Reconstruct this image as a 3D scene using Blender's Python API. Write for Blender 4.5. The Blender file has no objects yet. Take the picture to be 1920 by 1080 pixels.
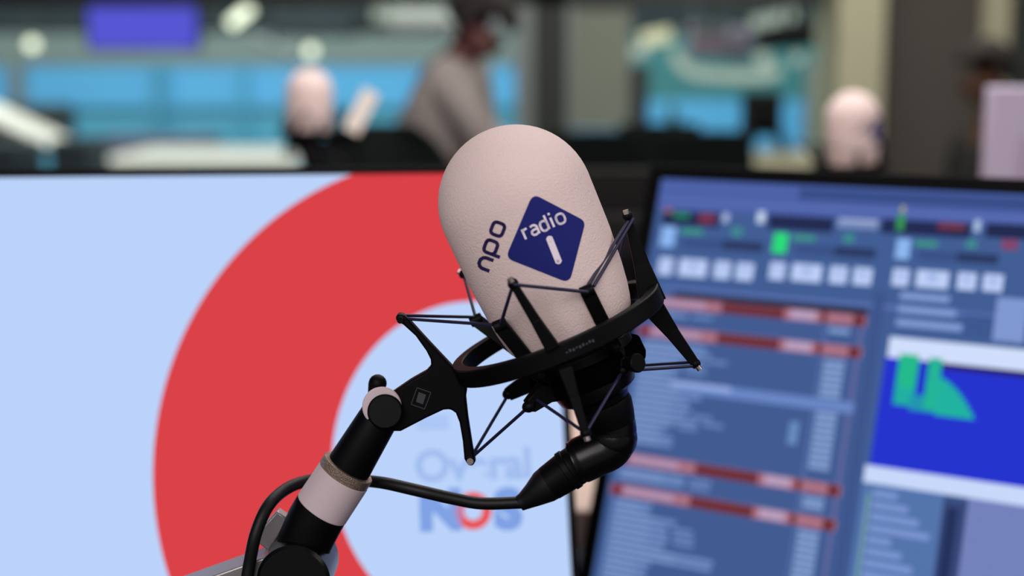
import bpy, bmesh, math, random
from mathutils import Vector, Matrix, Euler
from mathutils.bvhtree import BVHTree
random.seed(4)
S = bpy.context.scene
R = math.radians

# ------------------------------------------------------------------ camera
FPX = 2667.0                       # 50 mm lens on a 36 mm sensor, in pixels of a 1920 frame
PITCH = math.atan(415 / FPX)
CAM = Vector((0, 0, 1.30))
cam_data = bpy.data.cameras.new('camera')
cam = bpy.data.objects.new('camera', cam_data)
S.collection.objects.link(cam)
cam.location = CAM
cam.rotation_euler = (math.pi / 2 - PITCH, 0, 0)
cam_data.lens = 50.0 * FPX / (1920 * 50 / 36)
cam_data.sensor_width = 36
cam_data.clip_start = 0.05
cam_data.dof.use_dof = True
cam_data.dof.focus_distance = 0.895
cam_data.dof.aperture_fstop = 2.9
S.camera = cam

# ------------------------------------------------------------------ world and exposure
S.view_settings.view_transform = 'Standard'
S.view_settings.look = 'None'
S.view_settings.exposure = 0.0
S.view_settings.gamma = 1.0
S.view_settings.use_curve_mapping = False
w = bpy.data.worlds.new('room_ambient')
S.world = w
w.use_nodes = True
bg = w.node_tree.nodes['Background']
bg.inputs[0].default_value = (0.92, 0.86, 0.90, 1)
bg.inputs[1].default_value = 0.30


def area(name, loc, rot, sx, sy, power, color):
    d = bpy.data.lights.new(name, 'AREA')
    d.shape = 'RECTANGLE'; d.size = sx; d.size_y = sy; d.energy = power; d.color = color
    o = bpy.data.objects.new(name, d)
    o.location = loc; o.rotation_euler = rot
    S.collection.objects.link(o)
    return o


# ceiling panels over desks and rooms, with added fill lights among them
area('studio_ceiling_light', (0.55, 1.15, 2.84), (0, 0, 0), 1.2, 0.5, 8.5, (1.0, 0.93, 0.95))
area('studio_right_fill', (1.5, 0.55, 2.15), (0, R(52), 0), 0.8, 0.8, 10, (1.0, 0.93, 0.95))  # unseen light added below the ceiling to brighten the foam's right side
area('studio_front_fill', (-0.45, -1.0, 2.1), (R(56), 0, R(-16)), 1.6, 1.0, 34, (1.0, 0.93, 0.94))  # unseen fill added behind the camera to lift the foam's front
area('rear_desk_light', (0.3, 2.7, 2.84), (0, 0, 0), 2.4, 0.6, 42, (1.0, 0.94, 0.92))
area('studio_middle_fill', (0.3, 1.9, 2.7), (R(50), 0, R(-6)), 2.6, 0.4, 24, (1.0, 0.95, 0.92))  # added fill, tilted forward onto the person and rear microphones
area('studio_back_light', (1.2, 5.4, 2.84), (0, 0, 0), 3.0, 0.6, 58, (1.0, 0.96, 0.86))
area('far_room_front_fill', (-2.0, 7.4, 2.7), (R(55), 0, 0), 6.0, 0.5, 85, (1.0, 1.0, 0.96))  # unseen fill added to light upright faces in the far room
area('far_room_light', (-2.0, 9.0, 2.84), (0, 0, 0), 6.0, 1.0, 120, (0.92, 1.0, 0.98))
area('far_room_light_right', (2.4, 9.0, 2.84), (0, 0, 0), 2.4, 1.0, 85, (0.9, 1.0, 0.98))


# ------------------------------------------------------------------ mapping helpers
def ray(px, py):
    x = (px - 960) / FPX; y = (540 - py) / FPX
    return Vector((x, math.cos(PITCH) + y * math.sin(PITCH), -math.sin(PITCH) + y * math.cos(PITCH)))


def P(px, py, Y):
    r = ray(px, py)
    return CAM + r * (Y / r.y)


def lin(c):
    out = []
    for v in c:
        v /= 255.0
        out.append(v / 12.92 if v <= 0.04045 else ((v + 0.055) / 1.055) ** 2.4)
    return tuple(out)


# ------------------------------------------------------------------ materials
def mat(name, rgb, rough=0.5, metal=0.0, bump=0.0, scale=60.0, vary=0.06, spec=0.5, coat=0.0):
    m = bpy.data.materials.new(name); m.use_nodes = True
    nt = m.node_tree; N = nt.nodes; L = nt.links
    b = N['Principled BSDF']
    c = lin(rgb)
    tc = N.new('ShaderNodeTexCoord')
    no = N.new('ShaderNodeTexNoise'); no.inputs['Scale'].default_value = scale
    no.inputs['Detail'].default_value = 3
    L.new(tc.outputs['Object'], no.inputs['Vector'])
    mx = N.new('ShaderNodeMix'); mx.data_type = 'RGBA'
    mx.inputs[6].default_value = tuple(v * (1 - vary) for v in c) + (1,)
    mx.inputs[7].default_value = tuple(min(1, v * (1 + vary)) for v in c) + (1,)
    L.new(no.outputs[0], mx.inputs[0])
    L.new(mx.outputs[2], b.inputs['Base Color'])
    b.inputs['Roughness'].default_value = rough
    b.inputs['Metallic'].default_value = metal
    b.inputs['Specular IOR Level'].default_value = spec
    b.inputs['Coat Weight'].default_value = coat
    if bump:
        bp = N.new('ShaderNodeBump'); bp.inputs['Strength'].default_value = bump
        bp.inputs['Distance'].default_value = 0.001
        L.new(no.outputs[0], bp.inputs['Height']); L.new(bp.outputs[0], b.inputs['Normal'])
    return m


def emit(name, rgb, strength=1.0):
    m = bpy.data.materials.new(name); m.use_nodes = True
    nt = m.node_tree; nt.nodes.clear()
    e = nt.nodes.new('ShaderNodeEmission'); o = nt.nodes.new('ShaderNodeOutputMaterial')
    e.inputs[0].default_value = lin(rgb) + (1,); e.inputs[1].default_value = strength
    nt.links.new(e.outputs[0], o.inputs[0])
    return m


def emit_attr(name):
    m = bpy.data.materials.new(name); m.use_nodes = True
    nt = m.node_tree; nt.nodes.clear()
    a = nt.nodes.new('ShaderNodeAttribute'); a.attribute_name = 'pixel_colour'
    e = nt.nodes.new('ShaderNodeEmission'); o = nt.nodes.new('ShaderNodeOutputMaterial')
    nt.links.new(a.outputs['Color'], e.inputs[0]); nt.links.new(e.outputs[0], o.inputs[0])
    return m


def glass_mat(name):
    m = bpy.data.materials.new(name); m.use_nodes = True
    nt = m.node_tree; nt.nodes.clear()
    t = nt.nodes.new('ShaderNodeBsdfTransparent'); g = nt.nodes.new('ShaderNodeBsdfGlossy')
    t.inputs[0].default_value = (0.93, 0.97, 0.96, 1); g.inputs['Roughness'].default_value = 0.02
    f = nt.nodes.new('ShaderNodeFresnel'); f.inputs[0].default_value = 1.3
    mx = nt.nodes.new('ShaderNodeMixShader'); o = nt.nodes.new('ShaderNodeOutputMaterial')
    nt.links.new(f.outputs[0], mx.inputs[0]); nt.links.new(t.outputs[0], mx.inputs[1])
    nt.links.new(g.outputs[0], mx.inputs[2]); nt.links.new(mx.outputs[0], o.inputs[0])
    return m


M = dict(
    foam=mat('pink_white_foam', (212, 193, 188), 0.95, 0, 0.55, 800, 0.035, spec=0.15),
    badge=mat('navy_print', (22, 30, 104), 0.75, 0, 0, 60, 0.04, spec=0.2),
    ink=mat('dark_navy_ink', (40, 28, 78), 0.8, spec=0.2),
    white_ink=mat('white_print', (222, 212, 222), 0.8, spec=0.2),
    black=mat('black_plastic', (5, 5, 7), 0.5, 0, 0.05, 400, 0.1, spec=0.09),
    black_gloss=mat('glossy_black_paint', (5, 5, 7), 0.3, 0, 0, 60, 0.1, spec=0.25),
    black_matte=mat('matte_black', (15, 15, 15), 0.75, 0, 0.1, 300, 0.1, spec=0.2),
    black_soft=mat('dull_black_rubber', (5, 5, 6), 0.95, 0, 0.1, 300, 0.1, spec=0.0),
    rubber=mat('black_rubber', (6, 6, 8), 0.5, 0, 0.05, 500, 0.1, spec=0.25),
    cord=mat('dark_elastic_cord', (22, 20, 52), 0.5, 0, 0.1, 900, 0.1, spec=0.4),
    steel=mat('nickel_steel', (190, 178, 170), 0.3, 1.0, 0.2, 700, 0.08),
    knurl=mat('knurled_nickel', (150, 132, 118), 0.42, 0.9, 1.0, 1500, 0.25),
    sleeve=mat('pale_grey_sleeve', (190, 174, 178), 0.7, 0, 0.1, 300, 0.03),
    alu=mat('brushed_aluminium', (150, 146, 146), 0.4, 0.7, 0.1, 200, 0.06),
    desk_black=mat('black_desk_laminate', (22, 21, 24), 0.6, 0, 0.05, 80, 0.1, spec=0.2),
    desk_beige=mat('beige_desk_laminate', (205, 180, 168), 0.6, 0, 0.05, 20, 0.05),
    desk_white=mat('white_laminate', (214, 206, 196), 0.5, 0, 0.02, 20, 0.03),
    floor=mat('dark_carpet', (62, 62, 66), 0.95, 0, 0.4, 120, 0.15, spec=0.1),
    ceiling=mat('grey_ceiling', (120, 122, 120), 0.9, 0, 0.05, 20, 0.04),
    blue_wall=mat('sky_blue_wall', (92, 178, 232), 0.7, 0, 0.02, 8, 0.05),
    blue_low=mat('teal_blue_wall', (84, 168, 200), 0.7, 0, 0.02, 8, 0.05),
    teal_wall=mat('teal_wall', (62, 128, 134), 0.7, 0, 0.02, 8, 0.06),
    grey_wall=mat('grey_green_wall', (128, 142, 140), 0.8, 0, 0.03, 8, 0.08),
    dark_wall=mat('dark_slate_wall', (34, 48, 54), 0.8, 0, 0.03, 4, 0.25),
    brown_wall=mat('grey_brown_wall', (76, 72, 68), 0.85, 0, 0.05, 8, 0.05),
    cream=mat('cream_paint', (176, 174, 148), 0.7, 0, 0.03, 12, 0.04),
    sage=mat('sage_grey_panel', (128, 136, 124), 0.7, 0, 0.03, 12, 0.05),
    frame=mat('light_grey_frame', (128, 138, 138), 0.5, 0.2, 0.02, 30, 0.05),
    dark_frame=mat('dark_grey_frame', (44, 50, 48), 0.6, 0.1, 0.02, 30, 0.05),
    lilac=mat('pale_lilac_plastic', (172, 162, 184), 0.5, 0, 0.03, 40, 0.03),
    mauve=mat('mauve_grey_plastic', (160, 138, 154), 0.5, 0, 0.03, 40, 0.05),
    plum=mat('plum_grey_fabric', (86, 84, 104), 0.9, 0, 0.2, 40, 0.1),
    fabric=mat('black_green_fabric', (16, 24, 22), 0.9, 0, 0.4, 400, 0.15, spec=0.15),
    shirt=mat('grey_shirt', (150, 142, 138), 0.9, 0, 0.3, 60, 0.08),
    shirt_dark=mat('black_shirt', (26, 27, 28), 0.9, 0, 0.3, 60, 0.08),
    trousers=mat('dark_trousers', (40, 44, 58), 0.9, 0, 0.3, 60, 0.08),
    skin=mat('skin', (82, 42, 38), 0.6, 0, 0.05, 60, 0.05),
    skin_tan=mat('tan_skin', (92, 62, 44), 0.6, 0, 0.05, 60, 0.05),
    hair=mat('dark_brown_hair', (24, 18, 15), 0.8, 0, 0.5, 300, 0.2),
    eye=mat('dark_eye', (20, 16, 14), 0.2),
    leaf=mat('dark_green_leaf', (38, 84, 66), 0.7, 0, 0.2, 30, 0.2),
    lamp=emit('warm_white_lamp', (252, 255, 226), 2.0),
    lamp_dim=emit('soft_white_lamp', (176, 186, 172), 1.0),
    lamp_cream=emit('cream_lamp', (232, 228, 188), 1.0),
    bezel_led=mat('grey_caption_print', (46, 46, 50), 0.6),
    glass=glass_mat('clear_glass'),
)


# ------------------------------------------------------------------ mesh helpers
def box(bm, c, s, rot=None, mi=0):
    r = bmesh.ops.create_cube(bm, size=1.0)
    m = Matrix.Translation(Vector(c)) @ (rot.to_4x4() if rot else Matrix.Identity(4)) @ Matrix.Diagonal((*s, 1))
    bmesh.ops.transform(bm, matrix=m, verts=r['verts'])
    for v in r['verts']:
        for f in v.link_faces: f.material_index = mi
    return r['verts']


def frames(pts):
    T = []
    n = len(pts)
    for i in range(n):
        a = pts[max(i - 1, 0)]; b = pts[min(i + 1, n - 1)]
        T.append((b - a).normalized())
    ref = Vector((0, 1, 0)) if abs(T[0].y) < 0.9 else Vector((1, 0, 0))
    u = T[0].cross(ref).normalized()
    out = []
    for t in T:
        u = (u - t * u.dot(t)).normalized()
        out.append((t, u, t.cross(u)))
    return out


def tube(bm, pts, rad, n=14, caps=True):
    pts = [Vector(p) for p in pts]
    if not hasattr(rad, '__len__'): rad = [rad] * len(pts)
    F = frames(pts); rings = []
    for p, r, (t, u, v) in zip(pts, rad, F):
        rings.append([bm.verts.new(p + (u * math.cos(2 * math.pi * k / n) + v * math.sin(2 * math.pi * k / n)) * r) for k in range(n)])
    for a, b in zip(rings, rings[1:]):
        for k in range(n): bm.faces.new((a[k], a[(k + 1) % n], b[(k + 1) % n], b[k]))
    if caps:
        bm.faces.new(rings[0][::-1]); bm.faces.new(rings[-1])


def spline(pts, sub=8):
    pts = [Vector(p) for p in pts]; out = []
    Q = [pts[0] * 2 - pts[1]] + pts + [pts[-1] * 2 - pts[-2]]
    for i in range(1, len(Q) - 2):
        a, b, c, d = Q[i - 1:i + 3]
        for k in range(sub):
            t = k / sub
            out.append(0.5 * ((2 * b) + (c - a) * t + (2 * a - 5 * b + 4 * c - d) * t * t + (3 * b - a - 3 * c + d) * t ** 3))
    out.append(pts[-1])
    return out


def lathe(bm, prof, n=64, c=(0, 0, 0), closed=False):
    c = Vector(c); rings = []
    for r, z in prof:
        if r < 1e-6: rings.append([bm.verts.new(c + Vector((0, 0, z)))])
        else: rings.append([bm.verts.new(c + Vector((r * math.cos(2 * math.pi * k / n), r * math.sin(2 * math.pi * k / n), z))) for k in range(n)])
    prs = list(zip(rings, rings[1:]))
    if closed: prs.append((rings[-1], rings[0]))
    for a, b in prs:
        for k in range(n):
            k2 = (k + 1) % n
            if len(a) == 1 and len(b) == 1: continue
            if len(a) == 1: bm.faces.new((a[0], b[k2], b[k]))
            elif len(b) == 1: bm.faces.new((a[k], a[k2], b[0]))
            else: bm.faces.new((a[k], a[k2], b[k2], b[k]))


def bar(bm, p0, p1, w0, w1, t0, t1, side):
    """tapered flat bar from p0 to p1; w along `side` projected, t across"""
    p0 = Vector(p0); p1 = Vector(p1); d = (p1 - p0).normalized()
    s = Vector(side); s = (s - d * s.dot(d)).normalized(); q = d.cross(s)
    A = [bm.verts.new(p0 + s * a * w0 / 2 + q * b * t0 / 2) for a, b in ((-1, -1), (1, -1), (1, 1), (-1, 1))]
    B = [bm.verts.new(p1 + s * a * w1 / 2 + q * b * t1 / 2) for a, b in ((-1, -1), (1, -1), (1, 1), (-1, 1))]
    for k in range(4): bm.faces.new((A[k], A[(k + 1) % 4], B[(k + 1) % 4], B[k]))
    bm.faces.new(A[::-1]); bm.faces.new(B)


def prism(bm, pts, off):
    """closed polygon of 3-D points extruded by the vector off (centred)"""
    off = Vector(off)
    a = [bm.verts.new(Vector(p) - off / 2) for p in pts]; b = [bm.verts.new(Vector(p) + off / 2) for p in pts]
    n = len(pts)
    bm.faces.new(a); bm.faces.new(b[::-1])
    for k in range(n): bm.faces.new((a[k], b[k], b[(k + 1) % n], a[(k + 1) % n]))


def ball(bm, c, r, sc=(1, 1, 1), seg=16):
    q = bmesh.ops.create_uvsphere(bm, u_segments=seg, v_segments=max(8, seg // 2), radius=r)
    bmesh.ops.transform(bm, matrix=Matrix.Translation(Vector(c)) @ Matrix.Diagonal((*sc, 1)), verts=q['verts'])


def cyl(bm, a, b, r, n=24): tube(bm, [a, b], r, n)


def finish(name, bm, m, parent=None, bevel=0, smooth=True, inv=None, seg=2):
    bmesh.ops.recalc_face_normals(bm, faces=bm.faces)
    if inv is not None: bmesh.ops.transform(bm, matrix=inv, verts=bm.verts)
    me = bpy.data.meshes.new(name); bm.to_mesh(me); bm.free()
    for k in (m if isinstance(m, (list, tuple)) else [m]): me.materials.append(k)
    if smooth:
        me.polygons.foreach_set('use_smooth', [True] * len(me.polygons))
        try: me.set_sharp_from_angle(angle=R(35))
        except Exception: pass
    o = bpy.data.objects.new(name, me); S.collection.objects.link(o)
    if bevel:
        b = o.modifiers.new('bevel', 'BEVEL'); b.width = bevel; b.segments = seg; b.limit_method = 'ANGLE'; b.angle_limit = R(40)
        b.harden_normals = False
    if parent is not None: o.parent = parent
    return o


def thing(name, label, cat, loc=(0, 0, 0), rot=(0, 0, 0), group=None):
    o = bpy.data.objects.new(name, None); S.collection.objects.link(o)
    o.empty_display_size = 0.05
    o.location = loc; o.rotation_euler = rot; o['label'] = label; o['category'] = cat
    if group: o['group'] = group
    return o


def tm(o): return Matrix.Translation(o.location) @ o.rotation_euler.to_matrix().to_4x4()


def wpart(name, bm, m, parent, **k): return finish(name, bm, m, parent, inv=tm(parent).inverted(), **k)   # bm holds world coordinates


def tag(o, label, cat, group=None):
    o['label'] = label; o['category'] = cat
    if group: o['group'] = group
    return o


def struct(name, bm, m, **k):
    o = finish(name, bm, m, **k); o['kind'] = 'structure'; return o


def dup(root, loc, rot, label, group=None, skip=()):
    r = root.copy(); S.collection.objects.link(r); r.location = loc; r.rotation_euler = rot; r['label'] = label
    if group: r['group'] = group
    for ch in list(root.children):
        if ch.name.split('.')[0] in skip: continue
        c = ch.copy(); S.collection.objects.link(c); c.parent = r
        for g in list(ch.children):
            d = g.copy(); S.collection.objects.link(d); d.parent = c
    return r


def B(): return bmesh.new()


def pbox(bm, x0, y0, x1, y1, Y, t, mi=0):
    """upright box whose front face fills that window of the view at distance Y, t deep"""
    cx, cy = (x0 + x1) / 2, (y0 + y1) / 2
    a = P(x0, cy, Y).x; b = P(x1, cy, Y).x; z1 = P(cx, y0, Y).z; z0 = P(cx, y1, Y).z
    return box(bm, ((a + b) / 2, Y + t / 2, (z0 + z1) / 2), (b - a, t, z1 - z0), mi=mi)


# ================================================================== the setting
bm = B(); box(bm, (0.5, 5.5, -0.05), (13, 13, 0.1)); struct('floor', bm, M['floor'], smooth=False)
bm = B(); box(bm, (0.5, 5.5, 2.95), (13, 13, 0.1)); struct('ceiling', bm, M['ceiling'], smooth=False)
bm = B(); box(bm, (-6.05, 5.5, 1.45), (0.1, 13, 2.9)); struct('wall_left', bm, M['grey_wall'], smooth=False)
bm = B(); box(bm, (7.05, 5.5, 1.45), (0.1, 13, 2.9)); struct('wall_right', bm, M['brown_wall'], smooth=False)

YB = 11.0
zt = P(600, 122, YB).z; zg = P(600, 60, YB).z; zm = P(600, 203, YB).z
bm = B()
xr = P(1010, 200, YB).x
box(bm, ((-6 + xr) / 2, YB + .05, (zm + zt) / 2), (xr + 6, .1, zt - zm), mi=0)
box(bm, ((-6 + xr) / 2, YB + .05, zm / 2), (xr + 6, .1, zm), mi=1)
box(bm, ((-6 + xr) / 2, YB + .04, (zg + zt) / 2), (xr + 6, .12, zg - zt), mi=2)
box(bm, (0.5, YB + .03, (zg + 2.9) / 2), (13, .14, 2.9 - zg), mi=3)
z1 = P(1400, 188, YB).z
box(bm, ((xr + 7) / 2, YB + .05, (zg + z1) / 2), (7 - xr, .1, zg - z1), mi=4)
box(bm, ((xr + 7) / 2, YB + .05, z1 / 2), (7 - xr, .1, z1), mi=0)
struct('wall_back', bm, [M['blue_wall'], M['blue_low'], M['grey_wall'], M['dark_wall'], M['teal_wall']], smooth=False)
n = 1
for x0, x1, mm in ((22, 46, 'frame'), (286, 296, 'blue_low'), (310, 318, 'blue_low'), (452, 462, 'blue_low'), (1508, 1536, 'frame')):
    bm = B(); pbox(bm, x0, 118, x1, 330, YB - .06, .06); struct('trim_%d' % n, bm, M[mm], smooth=False); n += 1
bm = B(); pbox(bm, -900, 201, 1010, 206, YB - .04, .04); struct('trim_%d' % n, bm, M['teal_wall'], smooth=False); n += 1

# the partition between the studio and the room behind it
YP = 7.0


def upright(name, x0, x1, m, Y=YP, t=.12, z0=0, z1=2.9):
    bm = B(); a = P(x0, 200, Y).x; b = P(x1, 200, Y).x
    box(bm, ((a + b) / 2, Y + t / 2, (z0 + z1) / 2), (b - a, t, z1 - z0)); return struct(name, bm, m, bevel=.004, smooth=False)


upright('trim_%d' % n, 966, 1000, M['frame']); n += 1
upright('trim_%d' % n, 1000, 1062, M['dark_frame'], t=.2); n += 1
upright('trim_%d' % n, 1062, 1076, M['frame']); n += 1
zb = P(1100, 243, YP).z
upright('wall_panel', 1076, 1182, M['sage'], Y=YP + .03, t=.08, z0=zb).name = 'wall_partition'
upright('trim_%d' % n, 1186, 1216, M['dark_frame'], z1=P(1200, 122, YP).z); n += 1
bm = B(); a = P(1062, 200, YP).x; b = P(1567, 200, YP).x
box(bm, ((a + b) / 2, YP + .06, P(1300, 300, YP).z / 2), (b - a, .1, P(1300, 300, YP).z)); struct('wall_low', bm, M['black_matte'], smooth=False)
bm = B(); a = -6; b = P(1567, 200, YP).x
zz = P(960, 10, YP).z
box(bm, ((a + b) / 2, YP + .06, (zz + 2.9) / 2), (b - a, .12, 2.9 - zz)); struct('trim_%d' % n, bm, M['dark_frame'], smooth=False); n += 1
bm = B(); a = -6; b = P(966, 200, YP).x; z1 = P(500, 10, YP).z
box(bm, ((a + b) / 2, YP + .06, z1 / 2 + .05), (b - a, .008, z1 - .1)); struct('window_1', bm, M['glass'], smooth=False)
bm = B(); a = P(1216, 200, YP).x; b = P(1567, 200, YP).x; z0 = P(1300, 300, YP).z
box(bm, ((a + b) / 2, YP + .06, (z1 + z0) / 2), (b - a, .008, z1 - z0)); struct('window_2', bm, M['glass'], smooth=False)
upright('wall_column', 1567, 1654, M['cream'], Y=YP - .3, t=.5)
upright('wall_studio', 1654, 1832, M['brown_wall'], Y=YP - .1, t=.2)
upright('door_1', 1832, 1900, M['cream'], Y=YP - .05, t=.06)
upright('wall_side', 1900, 3300, M['dark_frame'], Y=YP - .15, t=.2)

# ================================================================== near desk
def desk(name, label, x0, x1, y0, y1, ztop, m, th=.04, leg=None):
    t = thing(name, label, 'desk', ((x0 + x1) / 2, (y0 + y1) / 2, 0))
    bm = B(); box(bm, ((x0 + x1) / 2, (y0 + y1) / 2, ztop - th / 2), (x1 - x0, y1 - y0, th)); wpart('desktop', bm, m, t, bevel=.003)
    for sx in (x0 + .06, x1 - .06):
        for sy in (y0 + .06, y1 - .06):
            bm = B(); box(bm, (sx, sy, (ztop - th) / 2), (.05, .05, ztop - th)); wpart('leg', bm, leg or M['black_matte'], t, bevel=.003)
    return t


desk('control_desk', 'black desk carrying the two large monitors and the microphone arm', -1.25, 1.6, .35, 1.56, .70, M['desk_black'])
desk('opposite_desk', 'beige desk glimpsed in the gap between the two monitors', -1.4, 2.2, 1.66, 3.1, .77, M['desk_beige'], .05)

# ================================================================== monitors
def rotm(yaw, tilt): return Euler((R(tilt), 0, R(yaw)), 'XYZ').to_matrix()


class Screen:
    def __init__(s, px, py, d, yaw, tilt):
        s.O = CAM + ray(px, py) * d; s.rot = rotm(yaw, tilt)
        s.X = s.rot @ Vector((1, 0, 0)); s.Z = s.rot @ Vector((0, 0, 1)); s.N = s.rot @ Vector((0, 1, 0))

    def uv(s, px, py):                                   # where that line of sight meets the panel, in panel metres
        r = ray(px, py); t = (s.O - CAM).dot(s.N) / r.dot(s.N); q = CAM + r * t - s.O
        return q.dot(s.X), q.dot(s.Z)


def monitor(name, label, sc, u0, u1, v0, v1, screen_mat, bez=.012, stand_u=None):
    c = sc.O + sc.X * ((u0 + u1) / 2) + sc.Z * ((v0 + v1) / 2)
    t = thing(name, label, 'monitor', c, sc.rot.to_euler())
    hw, hh = (u1 - u0) / 2, (v1 - v0) / 2
    bm = B(); box(bm, (0, .019, 0), (2 * hw + 2 * bez, .03, 2 * hh + 2 * bez)); finish('housing', bm, M['black'], t, bevel=.003)
    bm = B(); box(bm, (0, .05, -.03), (hw * 1.1, .04, hh * 1.0)); finish('rear_cover', bm, M['black'], t, bevel=.012)
    bm = B()                                             # raised lip round the glass
    for sx in (-1, 1): box(bm, (sx * (hw + bez / 2), .001, 0), (bez, .008, 2 * hh + 2 * bez))
    for sz in (-1, 1): box(bm, (0, .001, sz * (hh + bez / 2)), (2 * hw, .008, bez))
    finish('bezel', bm, M['black'], t, bevel=.0012)
    bm = B(); box(bm, (0, .002, 0), (2 * hw, .004, 2 * hh)); scr = finish('screen', bm, screen_mat, t, smooth=False)
    # stand
    m = tm(t); a = m @ Vector((0, .06, -.02)); foot = Vector((a.x + sc.N.x * .06, min(1.44, a.y + sc.N.y * .06), .702))
    bm = B(); tube(bm, [a, Vector((foot.x, foot.y, a.z - .06)), foot], .018, 16); wpart('stand_neck', bm, M['black'], t)
    bm = B(); box(bm, (foot.x, foot.y, .708), (.24, .2, .012), Euler((0, 0, t.rotation_euler.z)).to_matrix()); wpart('stand_base', bm, M['black'], t, bevel=.004)
    return t, scr


# left monitor: pale blue screen with a giant red ring
SL = Screen(0, 333, 1.33, 7, -22)
cu, cv = SL.uv(870, 863)
ru = cu - SL.uv(287, 863)[0]
ri = cu - SL.uv(622, 863)[0]
uR = SL.uv(1063, 930)[0]; u0, v0, u1, v1 = -.12, -.435, uR, 0.0
mc = ((u0 + u1) / 2, (v0 + v1) / 2)
m = bpy.data.materials.new('screen_red_ring'); m.use_nodes = True
nt = m.node_tree; nt.nodes.clear(); N = nt.nodes; L = nt.links
tc = N.new('ShaderNodeTexCoord'); sep = N.new('ShaderNodeSeparateXYZ'); L.new(tc.outputs['Object'], sep.inputs[0])


def mth(op, a, b=None):
    q = N.new('ShaderNodeMath'); q.operation = op
    for i, x in enumerate((a, b)):
        if x is None: continue
        if isinstance(x, (int, float)): q.inputs[i].default_value = x
        else: L.new(x, q.inputs[i])
    return q.outputs[0]


dx = mth('SUBTRACT', sep.outputs[0], cu - mc[0]); ut, vt = SL.uv(640, 335); kz = math.sqrt(ru ** 2 - (ut - cu) ** 2) / (vt - cv)
dz = mth('MULTIPLY', mth('SUBTRACT', sep.outputs[2], cv - mc[1]), kz)
dist = mth('SQRT', mth('ADD', mth('MULTIPLY', dx, dx), mth('MULTIPLY', dz, dz)))
dxi = mth('SUBTRACT', sep.outputs[0], cu - mc[0] + .012); dzi = mth('MULTIPLY', mth('SUBTRACT', sep.outputs[2], cv - mc[1] - .002), .875)
disti = mth('SQRT', mth('ADD', mth('MULTIPLY', dxi, dxi), mth('MULTIPLY', dzi, dzi)))
ring = mth('MULTIPLY', mth('LESS_THAN', dist, ru), mth('GREATER_THAN', disti, ri + .012))
mx = N.new('ShaderNodeMix'); mx.data_type = 'RGBA'; L.new(ring, mx.inputs[0])
mx.inputs[6].default_value = lin((187, 211, 250)) + (1,); mx.inputs[7].default_value = lin((218, 66, 72)) + (1,)
e = N.new('ShaderNodeEmission'); L.new(mx.outputs[2], e.inputs[0]); o = N.new('ShaderNodeOutputMaterial'); L.new(e.outputs[0], o.inputs[0])
monL, scrL = monitor('monitor', 'large monitor on the left showing a giant red ring on pale blue', SL, u0, u1, v0, v1, m, bez=.0075)


def text_mesh(name, body, size, m, parent, loc, bold=0.0, xs=1.0):
    cd = bpy.data.curves.new(name, 'FONT'); cd.body = body; cd.size = size; cd.align_x = 'CENTER'; cd.align_y = 'CENTER'; cd.offset = bold
    to = bpy.data.objects.new('tmp_text', cd); S.collection.objects.link(to)
    bpy.context.view_layer.update()
    me = bpy.data.meshes.new_from_object(to.evaluated_get(bpy.context.evaluated_depsgraph_get()))
    bpy.data.objects.remove(to); bpy.data.curves.remove(cd)
    me.name = name
    me.transform(Matrix.Rotation(R(90), 4, 'X') @ Matrix.Diagonal((xs, 1, 1, 1)))
    me.materials.clear(); me.materials.append(m)
    ob = bpy.data.objects.new(name, me); S.collection.objects.link(ob); ob.parent = parent; ob.location = loc
    return ob


def onL(px, py): u, v = SL.uv(px, py); return (u - mc[0], -.0006, v - mc[1])


pale = emit('screen_pale_blue_text', (160, 188, 238)); pale2 = emit('screen_faint_blue_text', (172, 199, 245)); blue = emit('screen_blue_text', (128, 162, 228)); redt = emit('screen_red_text', (232, 88, 90))
text_mesh('screen_caption', 'Overal', .040, pale, scrL, onL(888, 874), .0012, .98)
bm = B(); box(bm, (0, 0, 0), (.030, .0004, .014)); fc = finish('screen_caption', bm, pale2, scrL); fc.location = onL(812, 792)
text_mesh('screen_letter', 'N', .047, blue, scrL, onL(826, 960), .0035, 1.05)
bm = B(); n_ = 48
oo = [bm.verts.new((.0170 * math.cos(k / n_ * 2 * math.pi), 0, .0172 * math.sin(k / n_ * 2 * math.pi))) for k in range(n_)]; ii = [bm.verts.new((.0085 * math.cos(k / n_ * 2 * math.pi), 0, .0086 * math.sin(k / n_ * 2 * math.pi))) for k in range(n_)]
for k in range(n_): bm.faces.new((oo[k], oo[(k + 1) % n_], ii[(k + 1) % n_], ii[k]))
fc = finish('screen_letter', bm, redt, scrL); fc.location = onL(887, 958)
text_mesh('screen_letter', 'S', .047, blue, scrL, onL(952, 958), .0035, 1.05)

# right monitor: playout software
SR = Screen(1241, 335, 1.62, -31, -21)
u1 = .62; v0 = SR.uv(1125, 1104)[1]
mR = (u1 / 2, v0 / 2)
m_base = emit('screen_slate_blue', (66, 94, 148))
monR, scrR = monitor('monitor', 'tilted monitor on the right showing blue playout software lists', SR, 0, u1, v0, 0, m_base, bez=.016)
bm = B(); lay = bm.loops.layers.float_color.new('pixel_colour'); lev = [0]


def px_rect(x0, yl, x1, h, col, yr=None):
    """block of the screen picture: starts at (x0, yl) top left, x1 right, h high, all on the panel"""
    a = SR.uv(x0, yl); hm = h
    b = SR.uv(x0 - .15 * hm, yl + hm)
    w = SR.uv(x1, yl + (x1 - x0) * .05)[0] - a[0]
    add_uv(a[0], b[1], a[0] + w, a[1], col)


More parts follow.
